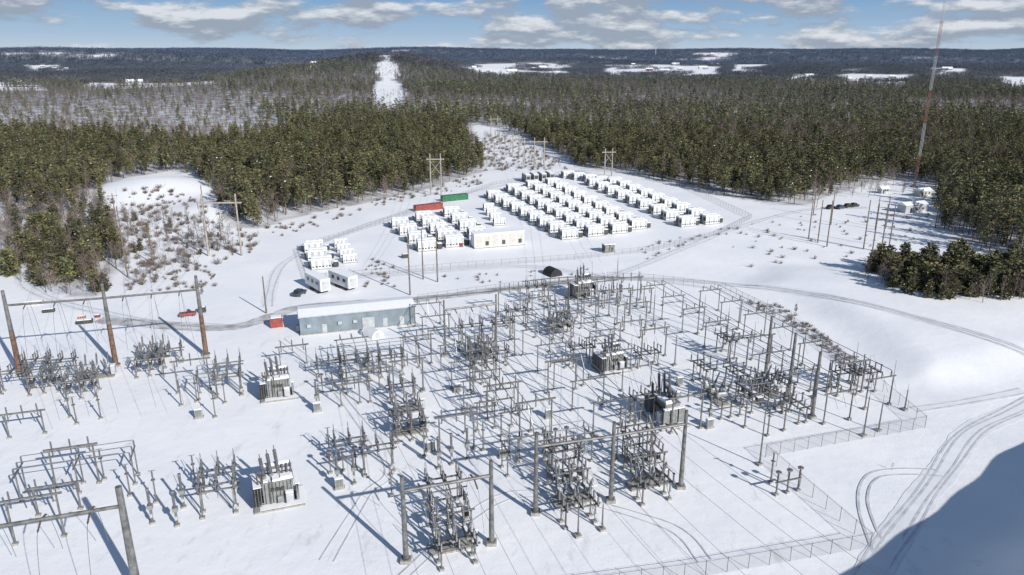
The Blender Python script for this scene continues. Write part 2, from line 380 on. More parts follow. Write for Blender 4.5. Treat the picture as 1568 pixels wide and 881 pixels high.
farf('distant_forest',1900,4300,29,.85)
farf('horizon_forest',4300,8600,66,1.6)
def polyscatter(name,px,n,c,k,s0,s1,base=0):
    pl=GP(px); a=np.array(pl); P=np.random.uniform(a.min(0),a.max(0),(n,2)); P=P[inpoly(P[:,0],P[:,1],pl)]
    scatter(name,withz(P),np.random.uniform(s0,s1,len(P)),np.random.randint(base,base+k,len(P)),c)
polyscatter('pine_thicket',[(1322,420),(1345,402),(1480,405),(1568,415),(1620,430),(1610,458),(1500,462),(1400,456)],230,CLP,3,.45,1.05)
polyscatter('bare_thicket',[(1322,425),(1345,402),(1480,405),(1620,430),(1610,462),(1500,466),(1400,460)],200,CT,3,.3,.6,4)
polyscatter('pine_thicket',[(60,452),(0,418),(0,380),(90,350),(170,345),(185,400),(160,450)],130,CLP,3,.7,1.1)
polyscatter('bare_saplings',[(60,455),(0,418),(0,320),(90,300),(170,325),(190,400),(160,454)],280,CT,3,.4,.8,4)
polyscatter('pine_thicket',[(322,300),(300,268),(330,262),(400,300),(410,345),(350,345)],110,CLP,3,.7,1.3)
polyscatter('pine_saplings',[(175,330),(180,420),(250,425),(380,380),(350,340),(260,330)],40,CLP,3,.2,.5)
polyscatter('shrub_patch',[(170,330),(160,300),(220,290),(300,300),(340,330),(400,360),(390,385),(230,440),(190,430)],650,CS,3,.6,1.8)
polyscatter('bare_saplings',[(165,320),(180,400),(200,440),(250,425),(380,375),(330,335),(260,330)],430,CT,3,.22,.55,4)
polyscatter('shrub_patch',[(1140,462),(1200,470),(1300,545),(1350,600),(1320,585),(1220,505)],240,CS,3,.4,1.0)
polyscatter('shrub_patch',[(735,262),(740,210),(760,205),(850,240),(880,260),(800,262)],380,CS,3,.8,2.0)
polyscatter('bare_saplings',[(735,262),(740,210),(760,205),(850,240),(880,260),(800,262)],150,CT,3,.2,.5,4)
polyscatter('shrub_patch',[(400,350),(560,312),(735,268),(740,282),(560,325),(420,368)],480,CS,3,.6,1.6)
polyscatter('shrub_patch',[(1080,355),(1240,330),(1420,320),(1430,360),(1310,400),(1150,410)],150,CS,3,.4,1.2)
polyscatter('bare_saplings',[(1225,312),(1300,285),(1400,272),(1440,290),(1430,340),(1380,300),(1250,325)],70,CT,3,.4,.8,4)
polyscatter('shrub_patch',[(930,392),(1090,350),(1140,350),(1000,402)],90,CS,3,.5,1.0)
polyscatter('shrub_patch',[(560,395),(600,400),(610,440),(560,440)],35,CS,3,.5,1.1)
polyscatter('shrub_patch',[(185,440),(330,400),(330,440),(200,455)],90,CS,3,.5,1.2)
polyscatter('shrub_patch',[(640,425),(800,415),(900,410),(900,420),(700,440)],40,CS,3,.4,.8)
yy=np.random.uniform(1000,2500,500); P=np.stack([-.163*yy+np.random.uniform(-22,22,500),yy],-1); P=P[(np.sin(yy/130)>-.2)]
scatter('cut_scrub',withz(P),np.random.uniform(.25,.5,len(P)),np.random.randint(4,7,len(P)),CTL)
PT=[pine(51,22,4.0,.3),pine(52,25,4.2,.4),pine(53,18,3.6,.25),bare(54,14,1,1.3)]
for px,py,k,s in [(1432,350,1,.85),(1452,352,0,.8),(1492,368,0,.9),(1515,385,1,1.0),(1540,378,1,.95),(1560,398,1,1.05),(1505,350,2,.9),(1530,345,0,.9),(1475,330,2,.9),(1555,350,1,.9),(1590,395,0,1),(1445,325,2,.8),(1250,318,3,.9),(1268,300,3,.9),(1300,292,3,.8),(1318,285,3,.7),(1218,480,2,.16),(1160,480,2,.2),(310,452,2,.17),(290,408,2,.2),(1365,720,3,.12)]:
    x,y,z=G(px,py); obj('pine_tree' if k<3 else 'bare_tree',PT[k],(x,y,z),R.uniform(0,6),s)

# ------------------------------------------------------------------ substation equipment meshes
def leg(mb,x,y,h,s=.2,m=STEEL):
    mb.box((x,y,.15),(.7,.7,.5),CONC); mb.box((x,y,h/2+.2),(s,s,h-.4),m)
def disconnect(h=4.6):
    mb=MB()
    for x in(-2.5,2.5):
        for y in(-.9,.9): leg(mb,x,y,h,.2)
        mb.cyl((x,-.9,.6),(x,.9,h-.3),.05,STEEL,n=4)
    for y in(-.9,.9): mb.box((0,y,h+.12),(6.6,.2,.24),STEEL)
    for x in(-2.6,0,2.6):
        mb.box((x,0,h+.36),(.25,3.6,.2),DSTEEL)
        for y in(-1.6,0,1.6): mb.ins((x,y,h+.46),(x,y,h+2.0),.2)
        mb.cyl((x,-1.8,h+2.1),(x,.1,h+2.1),.07,ALU); mb.cyl((x,0,h+2.1),(x,1.1,h+3.5),.05,ALU)
        mb.cyl((x,1.6,h+2.0),(x,1.7,h+2.9),.03,ALU); mb.box((x,-1.6,h+2.1),(.3,.4,.2),DSTEEL)
        mb.cyl((x,0,h+.5),(x,0,h*.6),.04,DSTEEL)
    mb.box((2.5,-1.05,1.4),(.4,.25,.6),LGREY); mb.cyl((2.3,-1.05,1.5),(2.3,-1.05,h+.2),.04,STEEL)
    return mb.mesh('disconnect_switch')
def breaker():
    mb=MB(); mb.box((0,0,.1),(7,2.6,.4),CONC)
    for x in(-2.3,0,2.3):
        for y in(-.9,.9): mb.box((x,y,1.0),(.18,.18,1.5),STEEL)
        mb.cyl((x,-1.4,2.1),(x,1.4,2.1),.42,TANK,n=10)
        for s in(-1,1):
            mb.cyl((x,s*1.0,2.2),(x+0.0,s*1.35,3.0),.25,TANK,n=8); mb.ins((x,s*1.35,3.0),(x,s*2.15,5.0),.27,k=8); mb.cyl((x,s*2.15,5.0),(x,s*2.25,5.35),.08,ALU)
        mb.box((x,0,2.56),(.5,1.8,.1),SNOWC)
    mb.box((0,0,1.3),(5.4,.2,.2),STEEL); mb.box((3.4,0,1.6),(.9,1.4,2.0),LGREY); mb.box((3.4,0,2.66),(.96,1.46,.12),SNOWC)
    return mb.mesh('circuit_breaker')
def cvt():
    mb=MB(); leg(mb,0,0,2.9,.35); mb.box((0,0,3.1),(.8,.8,.7),TANK); mb.ins((0,0,3.45),(0,0,6.0),.26,k=9); mb.cyl((0,0,6.0),(0,0,6.35),.26,ALU,n=8); mb.box((0,-.3,1.6),(.4,.25,.6),LGREY)
    return mb.mesh('voltage_transformer')
def post(h=4.2):
    mb=MB(); leg(mb,0,0,h,.22); mb.box((0,0,h+.1),(.6,.6,.12),STEEL); mb.ins((0,0,h+.15),(0,0,h+1.7),.18); mb.cyl((-.5,0,h+1.8),(.5,0,h+1.8),.07,ALU)
    return mb.mesh('bus_support_post')
def arrester():
    mb=MB()
    for x in(-2.2,0,2.2):
        leg(mb,x,0,2.4,.22); mb.ins((x,0,2.5),(x,0,4.6),.2,BPORC,8); mb.lathe((x,0,4.3),(x,0,4.5),[(0,.5),(1,.5)],ALU,8); mb.cyl((x,0,4.6),(x,0,4.9),.05,ALU)
    mb.box((0,0,2.45),(5.2,.3,.16),STEEL); return mb.mesh('surge_arrester')
def frame(w=6.5,h=7.5):
    mb=MB()
    for s in(-1,1):
        leg(mb,s*w/2,0,h,.24); mb.cyl((s*w/2,0,h-1.4),(s*(w/2-1.3),0,h),.06,STEEL,n=4)
    mb.box((0,0,h+.05),(w+1.6,.26,.3),STEEL)
    for x in(-w*.42,0,w*.42): mb.ins((x,0,h+.2),(x,0,h+1.6),.18); mb.ins((x,0,h-.1),(x,0,h-1.3),.14)
    return mb.mesh('bus_support_frame')
def cabinet():
    mb=MB(); mb.box((0,0,.1),(1.8,1.2,.4),CONC); mb.box((0,0,1.15),(1.4,.8,1.7),LGREY); mb.box((-.33,-.42,1.15),(.6,.04,1.5),TANK); mb.box((.33,-.42,1.15),(.6,.04,1.5),TANK); mb.box((0,0,2.07),(1.45,.85,.14),SNOWC)
    return mb.mesh('control_cabinet')
def rack():
    mb=MB(); h=4.2
    for x in(-2.8,0,2.8):
        for y in(-2,2): leg(mb,x,y,h,.2)
        mb.box((x,0,h),(.2,4.6,.22),STEEL); mb.box((x,0,h*.55),(.12,4,.14),STEEL)
        mb.cyl((x,-2,.6),(x,2,h*.55),.05,STEEL,n=4)
    for y in(-2,2): mb.box((0,y,h+.2),(6.8,.22,.24),STEEL); mb.box((0,y,h*.55+.2),(5.6,.12,.14),STEEL)
    for x in(-2.4,0,2.4):
        for y in(-2,-.7,.7,2):
            mb.ins((x,y,h+.3),(x,y,h+1.8+.2*(y>0)),.2)
        mb.cyl((x,-2.3,h+1.95),(x,2.3,h+2.05),.07,ALU); mb.cyl((x,-.7,h+2),(x,-1.8,h+3.2),.05,ALU); mb.box((x,0,h*.55+.5),(.9,1.5,.8),DSTEEL)
        mb.ins((x,-1.2,h-.1),(x,-1.2,h-1.3),.16,BPORC); mb.cyl((x,2,h+2),(x+.6,2.9,h+.2),.03,ALU,n=4)
        mb.box((x,.0,h*.55+.95),(.8,1.4,.08),SNOWC)
    mb.box((0,.7,h+2.6),(6,.14,.16),STEEL)
    return mb.mesh('switchgear_rack')
def transformer():
    mb=MB(); L_,W,Hh=5.4,3.4,4.3
    mb.box((0,0,.1),(9.0,6.8,.5),CONC); mb.box((0,0,.5),(L_+.6,2.6,.3),DSTEEL)
    mb.box((0,0,.65+Hh/2),(L_,W,Hh),TANK); mb.box((0,0,.65+Hh+.06),(L_+.3,W+.3,.14),TANK)
    mb.box((.5,0,.37),(8.0,6.2,.06),SNOWC)
    for i in range(8):
        x=-L_/2+.4+i*(L_-.8)/7
        mb.box((x,-W/2-.06,.65+Hh/2),(.12,.12,Hh-.2),DSTEEL); mb.box((x,W/2+.06,.65+Hh/2),(.12,.12,Hh-.2),DSTEEL)
    for b in range(3):
        for i in range(9): mb.box((-(L_/2+.35+.17*i),-1.8+b*1.8,2.8),(.07,1.6,3.8),DSTEEL if i%3 else TANK)
        mb.cyl((-L_/2,-1.8+b*1.8,4.5),(-L_/2-1.8,-1.8+b*1.8,4.5),.12,TANK); mb.cyl((-L_/2,-1.8+b*1.8,1.0),(-L_/2-1.8,-1.8+b*1.8,1.0),.12,TANK)
        for i in range(4): mb.box((L_/2+.35+.17*i,-1.8+b*1.8,2.6),(.07,1.5,3.2),TANK if i%2 else DSTEEL)
    mb.cyl((-2.4,1.3,6.7),(2.6,1.3,6.7),.62,TANK,n=12)
    for x in(-1.6,1.6): mb.box((x,1.3,5.6),(.2,.5,1.4),DSTEEL)
    mb.lathe((-2.3,1.3,6.95),(2.5,1.3,6.95),[(0,.35),(.05,.54),(.95,.54),(1,.3)],SNOWC,10)
    for c,s in (((.9,-.5,5.3),(3.6,2.3,.36)),((1.5,-.9,5.6),(1.9,1.3,.34)),((-1.9,-.3,5.22),(1.3,2.6,.22)),((-(L_/2+1.0),0,4.85),(1.4,5.2,.12)),((L_/2+.6,0,4.3),(.8,4.8,.14))): mb.box(c,s,SNOWC,.04)
    for i,x in enumerate((-2.2,-.9,.4)):
        mb.cyl((x,-.4+.5*i,5.0),(x-.1,-.45+.5*i,6.0),.4,TANK,n=10); mb.ins((x-.1,-.45+.5*i,6.0),(x-.4,-.6+.5*i,9.8+.4*i),.36,k=16,n=8); mb.cyl((x-.4,-.6+.5*i,9.8+.4*i),(x-.44,-.62+.5*i,10.6+.4*i),.1,ALU)
    for x in(1.0,1.8,2.5): mb.cyl((x,.2,4.9),(x,.2,5.6),.22,TANK,n=8); mb.ins((x,.2,5.6),(x+.1,.3,7.4),.22,k=8)
    for x in(-3.4,-2.8): mb.ins((x,-1.5,4.9),(x-.1,-1.6,7.6),.2,BPORC)
    mb.box((1.9,-W/2-.7,1.9),(1.3,.8,2.1),LGREY); mb.box((1.9,-W/2-.7,3.02),(1.4,.9,.14),SNOWC); mb.box((.2,-W/2-.5,1.6),(.9,.5,1.3),TANK)
    mb.cyl((-1.4,-W/2-.2,.7),(-1.4,-W/2-.2,5.6),.08,STEEL)
    for k in range(3): mb.lathe((-1.0+k*.9,-W/2-.12,3.6),(-1.0+k*.9,-W/2-.4,3.6),[(0,.35),(1,.35)],DSTEEL,10)
    return mb.mesh('power_transformer')
DS,DS2,BRK,CV,BP,AR,BF,BFL,RK,TR=disconnect(),disconnect(3.2),breaker(),cvt(),post(),arrester(),frame(),frame(6,5),rack(),transformer()
NM={'DS':('disconnect_switch',DS),'D2':('disconnect_switch',DS2),'BR':('circuit_breaker',BRK),'CV':('voltage_transformer',CV),'BP':('bus_support_post',BP),'AR':('surge_arrester',AR),'BF':('bus_support_frame',BF),'BL':('bus_support_frame',BFL),'RK':('switchgear_rack',RK),'CB':('control_cabinet',cabinet())}
Q=math.pi/2
E=[('RK',72,598,0),('RK',128,606,0),('D2',60,572,0),('DS',100,582,0),('BR',150,578,0),('DS',25,600,0),
('RK',232,572,0),('D2',262,556,0),('BR',236,548,0),('BP',278,622,0),('BP',302,616,0),('DS',352,606,0),('D2',352,578,0),('BP',330,640,0),('BP',345,618,0),
('BP',118,650,0),('BP',155,642,0),('BL',42,668,0),('BP',108,640,0),('BF',298,600,0),
('BF',62,828,0),('BL',92,785,0),('BF',120,745,0),('CV',234,802,0),('CV',272,806,0),('BP',240,770,0),('CV',282,778,0),('DS',337,785,0),('D2',338,748,0),('BP',300,745,0),('BP',160,735,0),('BP',200,760,0),
('CV',518,746,0),('CV',543,742,0),('AR',526,722,0),('DS',580,722,0),('D2',537,700,0),('BP',505,700,0),
('AR',510,600,0),('DS',548,582,0),('DS',600,575,0),('D2',505,575,0),('BF',575,615,0),('BF',626,600,0),('BL',545,620,0),('BP',490,628,0),
('BR',628,662,0),('RK',628,668,0),('BR',622,630,0),('D2',616,612,0),
('CV',692,712,0),('CV',716,704,0),('CV',672,718,0),('BF',700,692,0),('BP',650,700,0),
('RK',690,812,0),('BR',692,838,0),('D2',700,862,0),('DS',680,775,0),
('RK',868,748,0),('BR',878,768,0),('D2',885,800,0),('DS',862,722,0),('RK',985,722,0),('BR',990,742,0),('D2',1000,765,0),('DS',975,700,0),
('BP',795,705,0),('BP',780,700,0),('BF',820,668,0),('AR',850,690,0),
('RK',735,556,0),('BR',730,540,0),('DS',722,525,0),('DS',742,582,0),
('BF',640,560,0),('DS',770,520,0),('RK',858,515,0),('BR',855,500,0),('BF',825,495,0),
('D2',990,560,0),('DS',985,640,0),('AR',965,648,0),('BP',940,520,0),('BL',965,520,0),('DS',890,560,0),
('BR',1095,612,Q),('RK',1150,622,Q),('DS',1125,600,Q),('DS',1195,612,Q),('D2',1215,640,Q),('CV',1086,650,0),('AR',1118,640,0),('BP',1140,655,0),('BR',1175,600,Q),
('BF',1300,604,0),('D2',1290,590,0),('DS',1320,600,0),('AR',1205,755,0),('BP',1180,740,0),
('BF',900,486,0),('BF',928,500,0),('BF',948,482,0),('BF',972,505,0),('DS',935,470,0),('BL',925,455,0),('DS',880,480,0),('BF',855,470,0),('DS',820,462,0),('BF',965,462,0),('BF',780,480,0),('BF',1000,548,0),
('BP',1175,668,0),('BP',1200,660,0),('CV',486,628,0),('BF',980,482,0),('DS',790,500,0),('D2',760,560,0),
('CB',520,748,0),('CB',486,630,0),('CB',660,690,0),('CB',840,640,0),('CB',1086,655,0),('CB',700,600,0),('CB',305,640,0),('CB',1190,625,0),('CB',560,560,0),('CB',770,700,0),('CB',1040,590,0),
('BF',770,640,0),('BP',740,690,0),('BL',735,660,0),('BF',1050,660,0),('DS',1075,590,Q),('BP',600,760,0),('BF',860,600,0),('BP',1240,600,0),('BF',1160,560,0),('DS',1110,545,Q),('BL',450,560,0)]
for t,px,py,r in E:
    place(NM[t][0],NM[t][1],px,py,r)
for px,py,r,s in [(428,766,.02,.88),(428,606,.0,.86),(936,566,.02,.84),(1018,643,-Q,.95),(893,454,0,.92)]:
    place('power_transformer',TR,px,py,r,s)

def busline(px,py,length,step,h,w=7.0,seed=0,drop=True):
    r=random.Random(seed); mb=MB(); n=int(length/step)
    for i in range(n+1):
        y=-i*step
        for s in(-1,1): mb.box((s*w/2,y,.15),(.7,.7,.5),CONC); mb.box((s*w/2,y,h/2+.2),(.2,.2,h-.4),STEEL)
        mb.box((0,y,h+.02),(w+1.2,.22,.24),STEEL)
        for x in(-w*.38,0,w*.38):
            mb.ins((x,y,h+.14),(x,y,h+1.3),.17)
            if i<n: mb.cyl((x,y,h+1.38),(x,y-step,h+1.38),.075,ALU,n=6)
            if drop and r.random()<.55: mb.cyl((x,y,h+1.4),(x+r.uniform(-.4,.4),y-r.uniform(1,3),h-2.2),.035,ALU,n=4)
        if r.random()<.4: mb.cyl((w/2,y,h),(w/2,y,h+3.5),.07,STEEL,.03)
    me=mb.mesh('busbar_structure'); x,y,z=G(px,py); obj('busbar_structure',me,(x,y,z),TH)
busline(655,498,62,10.3,6.2,7,1)
busline(800,520,62,10.3,6.6,7,2)
busline(832,472,60,9.6,5.4,7,3)
busline(1000,470,76,10.7,6.6,6.4,4)
busline(1085,478,64,10.5,6.6,6.4,5)
busline(540,548,20,10,5.0,7,6)
busline(745,600,30,10,5.0,6,9)
def crossbus(px,py,n,step,h):
    mb=MB()
    for i in range(n+1):
        x=-i*step
        for y in(-1.6,1.6): mb.box((x,y,.15),(.6,.6,.5),CONC); mb.box((x,y,h/2+.2),(.2,.2,h-.4),STEEL)
        mb.box((x,0,h),(.2,5.4,.22),STEEL)
        for y in(-2.2,0,2.2):
            mb.ins((x,y,h+.1),(x,y,h+1.3),.17)
            if i<n: mb.cyl((x,y,h+1.38),(x-step,y,h+1.38),.075,ALU)
    x,y,z=G(px,py); obj('busbar_structure',mb.mesh('busbar_structure'),(x,y,z),TH)
crossbus(210,735,2,8.5,5.2); crossbus(370,600,1,8.5,5.0); crossbus(640,560,2,9,5.4); crossbus(900,700,2,8,5)
def gantry(name,bases,tops_h,r0,mat_low=None,wires=True,beam=True):
    mb=MB(); P=[G(*b) for b in bases]; o=P[0]
    pts=[(p[0]-o[0],p[1]-o[1]) for p in P]
    for (x,y) in pts:
        mb.box((x,y,.2),(1.5,1.5,.7),CONC); mb.cyl((x,y,.5),(x,y,.65),r0*1.5,STEEL,n=10)
        if mat_low:
            mb.lathe((x,y,.6),(x,y,tops_h*.52),[(0,r0),(1,r0*.85)],mat_low,10); mb.lathe((x,y,tops_h*.52),(x,y,tops_h),[(0,r0*.82),(1,r0*.55)],STEEL,10)
        else: mb.lathe((x,y,.6),(x,y,tops_h),[(0,r0),(1,r0*.68)],STEEL,10)
    hb=tops_h*.83
    if beam:
        for a,b in zip(pts[:-1],pts[1:]):
            mb.cyl((a[0],a[1],hb),(b[0],b[1],hb),.26,STEEL,n=8)
            d=Vector((b[0]-a[0],b[1]-a[1],0)); nrm=Vector((-d.y,d.x,0)).normalized()
            for t in(.2,.5,.8):
                q=Vector((a[0],a[1],hb))+d*t
                for s in(-1,1):
                    e=q+nrm*s*2.0+Vector((0,0,-.55)); mb.ins(q,e,.15,BPORC,8)
                    if wires:
                        pv=e
                        for k in range(1,7):
                            u=k/6; w=e+nrm*s*3.2*u+Vector((0,0,-(hb-6.5)*(u**1.6))); mb.cyl(pv,w,.035,WIRE,n=4); pv=w
    obj(name,mb.mesh(name),o); return P
gantry('steel_gantry',[(622,860),(753,833)],14.2,.42)
gantry('steel_gantry',[(820,787),(935,768),(1042,747)],14.6,.42)
gantry('steel_gantry',[(32,575),(178,561),(316,545)],20.5,.62,RUST)
gantry('steel_gantry',[(212,912),(-30,960)],17,.62)
gantry('steel_gantry',[(1243,640),(1207,606),(1172,575)],14.5,.42,beam=False)
gantry('steel_gantry',[(682,546),(760,535)],14.5,.28)
def mast(px,py,h,r=.16,arm=0):
    mb=MB(); mb.box((0,0,.15),(1,1,.5),CONC); mb.lathe((0,0,.4),(0,0,h),[(0,r),(.75,r*.6),(.76,r*.25),(1,.02)],STEEL,8)
    if arm: mb.box((0,0,h*.75),(arm,.16,.16),STEEL)
    x,y,z=G(px,py); obj('lightning_mast',mb.mesh('lightning_mast'),(x,y,z),TH)
for a in [(1163,712,14),(1322,668,11),(1345,660,8),(1068,512,13),(1130,505,9),(1113,515,9),(905,470,14),(975,470,13),(720,600,12),(788,545,12),(560,500,5),(1033,560,10),(1010,640,11),(648,600,10),(885,822,6),(922,812,6),(1385,628,6),(1000,500,12),(870,500,13),(945,430,9),(1265,600,9),(1228,560,10)]:
    mast(*a)

def wire(pts,r=.03,sag=.03):
    mb=MB()
    for a,b in zip(pts[:-1],pts[1:]):
        a=Vector(a); b=Vector(b); L_=(b-a).length; pv=a; n=10
        for k in range(1,n+1):
            u=k/n; q=a.lerp(b,u)-Vector((0,0,4*sag*L_*u*(1-u)*.6)); mb.cyl(pv,q,r,WIRE,n=3); pv=q
    return mb
def line(name,pls,r=.03,sag=.03):
    for p in pls:
        mb=wire(p,r,sag); obj(name,mb.mesh(name))
def at(px,py,h,du=0,dv=0):
    x,y,z=G(px,py); return (x+U[0]*du+V[0]*dv,y+U[1]*du+V[1]*dv,z+h)
pl=[]
for t in(3,7,11):
    pl.append([at(820,787,12,t,0),at(820,787,17,t+3,-90)]); pl.append([at(935,768,12,t,0),at(935,768,17,t+6,-90)])
    pl.append([at(820,787,12,t,0),at(682,546,11.5,t-2,0)])
    pl.append([at(935,768,12,t,0),at(905,470,11,t-4,0)])
for t in(2.5,6,9.5): pl.append([at(622,860,11.8,t,0),at(622,860,15,t,-70)]); pl.append([at(622,860,11.8,t,0),at(548,582,7,t-3,0)])
for t in(4,10,16,24,30,36): pl.append([at(32,575,17,t,0),at(32,575,19,t-25,150)]); pl.append([at(32,575,17,t,0),at(72,700,7,t*.8,0)])
line('overhead_conductor',pl,.028,.02)

# ------------------------------------------------------------------ fences
def fence(px,h=2.6,step=3.0,z0=0):
    mb=MB(); P=GP(px)
    for a,b in zip(P[:-1],P[1:]):
        L_=math.hypot(b[0]-a[0],b[1]-a[1]); n=max(1,int(L_/step)); pv=None
        for i in range(n+1):
            x=a[0]+(b[0]-a[0])*i/n; y=a[1]+(b[1]-a[1])*i/n; z=float(Hgt(x,y))
            mb.cyl((x,y,z-.2),(x,y,z+h),.045,STEEL,n=5)
            if pv:
                mb.cyl((pv[0],pv[1],pv[2]+h-.15),(x,y,z+h-.15),.03,STEEL,n=4)
                mb.cyl((pv[0],pv[1],pv[2]+h+.05),(x,y,z+h+.05),.012,STEEL,n=3)
                mb.quad((pv[0],pv[1],pv[2]+.03),(x,y,z+.03),(x,y,z+h-.2),(pv[0],pv[1],pv[2]+h-.2),MESHM)
            pv=(x,y,z)
    obj('chain_link_fence',mb.mesh('chain_link_fence'))
fence([(700,935),(1080,882),(1332,838),(1172,700),(1416,655),(1340,590),(1215,500),(1110,446),(1000,432),(930,428)])
fence([(640,462),(800,440),(925,428)],2.2)
fence([(455,385),(600,338),(760,283),(900,262),(1010,270),(1150,335),(1100,360),(1000,385),(880,398),(690,412),(470,430),(455,385)],2.2)

# ------------------------------------------------------------------ battery yard
def unit(L_=7.0,W=2.4,Hh=3.4,body=WHITE):
    mb=MB(); mb.box((0,0,.1),(L_+.5,W+.5,.5),CONC)
    mb.box((0,0,.35+Hh/2),(L_,W,Hh),body)
    n=6
    for s in(-1,1):
        for i in range(n):
            x=-L_/2+L_*(i+.5)/n
            mb.box((x,s*(W/2+.02),.35+Hh*.5),(L_/n-.14,.04,Hh-.35),LGREY if i%2 else body)
            mb.box((x,s*(W/2+.05),.35+Hh*.25),(L_/n-.4,.04,.5),DSTEEL)
    for s in(-1,1): mb.box((s*(L_/2+.02),0,.35+Hh*.5),(.04,W-.3,Hh-.4),LGREY); mb.box((s*(L_/2+.05),0,.35+Hh*.6),(.04,W-.8,1.6),DSTEEL)
    mb.box((0,0,.35+Hh+.14),(L_+.04,W+.04,.28),SNOWC)
    for i in range(3): mb.cyl((-L_/3+i*L_/3,0,Hh+.6),(-L_/3+i*L_/3,0,Hh+.7),.55,SNOWC,n=8)
    return mb
def pair(v=0):
    mb=MB(); a=unit()
    for dy,dx in((-1.7,0),(1.7,.5+v*.4)):
        k=len(mb.v); mb.v+=[(x+dx,y+dy,z) for x,y,z in a.v]; mb.f+=[tuple(k+i for i in f) for f in a.f]; mb.m+=[mb.mi(a.mats[m]) for m in a.m]
    mb.box((5.2,-.6,1.2),(1.7,1.9,2.0),DSTEEL); mb.box((5.2,-.6,2.3),(1.75,1.95,.2),SNOWC)
    mb.box((-4.3,1.2,1.1),(.8,1.4,1.9),TANK)
    for i in range(4): mb.box((6.15,-1.2+i*.35,.95),(.2,.06,1.1),DSTEEL)
    return mb.mesh('battery_container')
PR=pair(); UN=unit(5,2.2,2.8).mesh('battery_container'); BK=unit(9,2.8,3.6,BLACK).mesh('battery_container')
def row(a,b,n,me,rz=0,j=0.0,sc=1.0):
    A=G(*a); B=G(*b)
    for i in range(n):
        t=(i+R.uniform(-.05,.05))/(n-1); x=A[0]+(B[0]-A[0])*t; y=A[1]+(B[1]-A[1])*t; obj('battery_container',me,(x,y,float(Hgt(x,y))),TH+rz+R.uniform(-.01,.01),sc)
for a,b,n in [((756,304),(868,364),9),((785,293),(908,360),10),((815,288),(945,356),10),((845,284),(975,350),9),((908,284),(1048,345),9),((940,282),(1086,342),9),((868,272),(940,284),5),((612,348),(652,382),4),((648,338),(694,376),5),((690,330),(728,362),4)]:
    row(a,b,n,PR)
row((748,322),(764,345),4,UN); row((480,384),(492,410),3,PR,0,0,.95); row((522,378),(536,402),4,UN,0,0,.95)
for i in range(4): place('battery_container',BK,806+i*12,278-i*1.0,Q-.1,1.1)
def container(L_,m,door=LGREY,snow=True):
    mb=MB(); mb.box((0,0,1.4),(L_,2.4,2.5),m)
    n=int(L_/.35)
    for s in(-1,1):
        for i in range(n): mb.box((-L_/2+.25+i*(L_-.5)/(n-1),s*1.22,1.4),(.16,.05,2.2),m)
    for x in(-L_/2,L_/2):
        for y in(-1.2,1.2): mb.box((x,y,1.4),(.18,.18,2.66),m)
    mb.box((L_/2+.03,-.55,1.4),(.05,1.0,2.3),door); mb.box((L_/2+.03,.55,1.4),(.05,1.0,2.3),door)
    if snow: mb.box((0,0,2.82),(L_-.15,2.3,.16),SNOWC)
    return mb.mesh('shipping_container')
place('shipping_container',container(12.2,RED,RED,False),656,322,.25,1.15); place('shipping_container',container(12.2,GREEN,GREEN,False),696,307,.18,1.15)
place('shipping_container',container(3.0,RED,GREEN),424,500)
def enclosure(name,L_,W,Hh,body,front,doors,arch=False):
    mb=MB(); mb.box((0,0,.1),(L_+.6,W+.6,.4),CONC); mb.box((0,0,.3+Hh/2),(L_,W,Hh),body)
    for i in range(doors):
        x=-L_/2+L_*(i+.5)/doors; mb.box((x,-W/2-.03,.3+Hh*.47),(L_/doors*.8,.06,Hh*.85),front)
        if i%2: mb.box((x,-W/2-.08,.3+Hh*.3),(L_/doors*.4,.05,1.6),DSTEEL)
    mb.box((0,0,.3+Hh+.13),(L_+.4,W+.4,.26),SNOWC); return mb.mesh(name)
place('switchgear_enclosure',enclosure('switchgear_enclosure',20,5,5.2,WHITE,TAN,6),762,376)
def quonset(name,L_,r,m,endm):
    mb=MB(); n=10; prof=[(r*math.cos(math.pi*i/n),r*1.05*math.sin(math.pi*i/n)) for i in range(n+1)]
    mb.extr(prof,-L_/2,L_/2,m); mb.box((0,-L_/2-.04,r*.38),(r*.9,.08,r*.76),endm); return mb.mesh(name)
place('arched_tent',quonset('arched_tent',5,2.4,BLACK,DARK),846,421,.2); place('snow_covered_arch_shed',quonset('snow_covered_arch_shed',5,1.9,WHITE,LGREY),570,514,.5)
place('electrical_cabinet',enclosure('electrical_cabinet',4,2.5,2.8,DSTEEL,TANK,2),931,386)
def control():
    L_,W,Hh=30.5,9,4.6; mb=MB(); mb.box((0,0,.1),(L_+.5,W+.5,.4),CONC); mb.box((0,0,.3+Hh/2),(L_,W,Hh),BLDG)
    for i in range(60):
        x=-L_/2+.25+i*(L_-.5)/59; mb.box((x,-W/2-.03,.3+Hh/2),(.1,.06,Hh-.1),BLDG)
    for x in(-9,7,11.5): mb.box((x,-W/2-.09,1.45),(1.2,.07,2.3),LGREY)
    mb.box((2.5,-W/2-.09,1.8),(3.2,.07,3),LGREY)
    for x in(-13,-5,-1): mb.box((x,-W/2-.3,2.6),(1,.5,.8),LGREY)
    k=len(mb.v); mb.extr([(-W/2-.4,.3+Hh+.02),(W/2+.4,.3+Hh+.02),(W/2+.4,.3+Hh+.2),(0,.3+Hh+.75),(-W/2-.4,.3+Hh+.2)],-L_/2-.3,L_/2+.3,LGREY)
    for i in range(k,k+10):
        x,y,z=mb.v[i]; mb.v[i]=(y,x,z)
    k=len(mb.v); mb.extr([(-W/2-.3,.3+Hh+.24),(W/2+.3,.3+Hh+.24),(0,.3+Hh+.98)],-L_/2-.2,L_/2+.2,SNOWC)
    for i in range(k,k+6):
        x,y,z=mb.v[i]; mb.v[i]=(y,x,z)
    mb.box((-L_/2-.5,-1.5,1.2),(.8,1.2,1.6),LGREY)
    return mb.mesh('control_building')
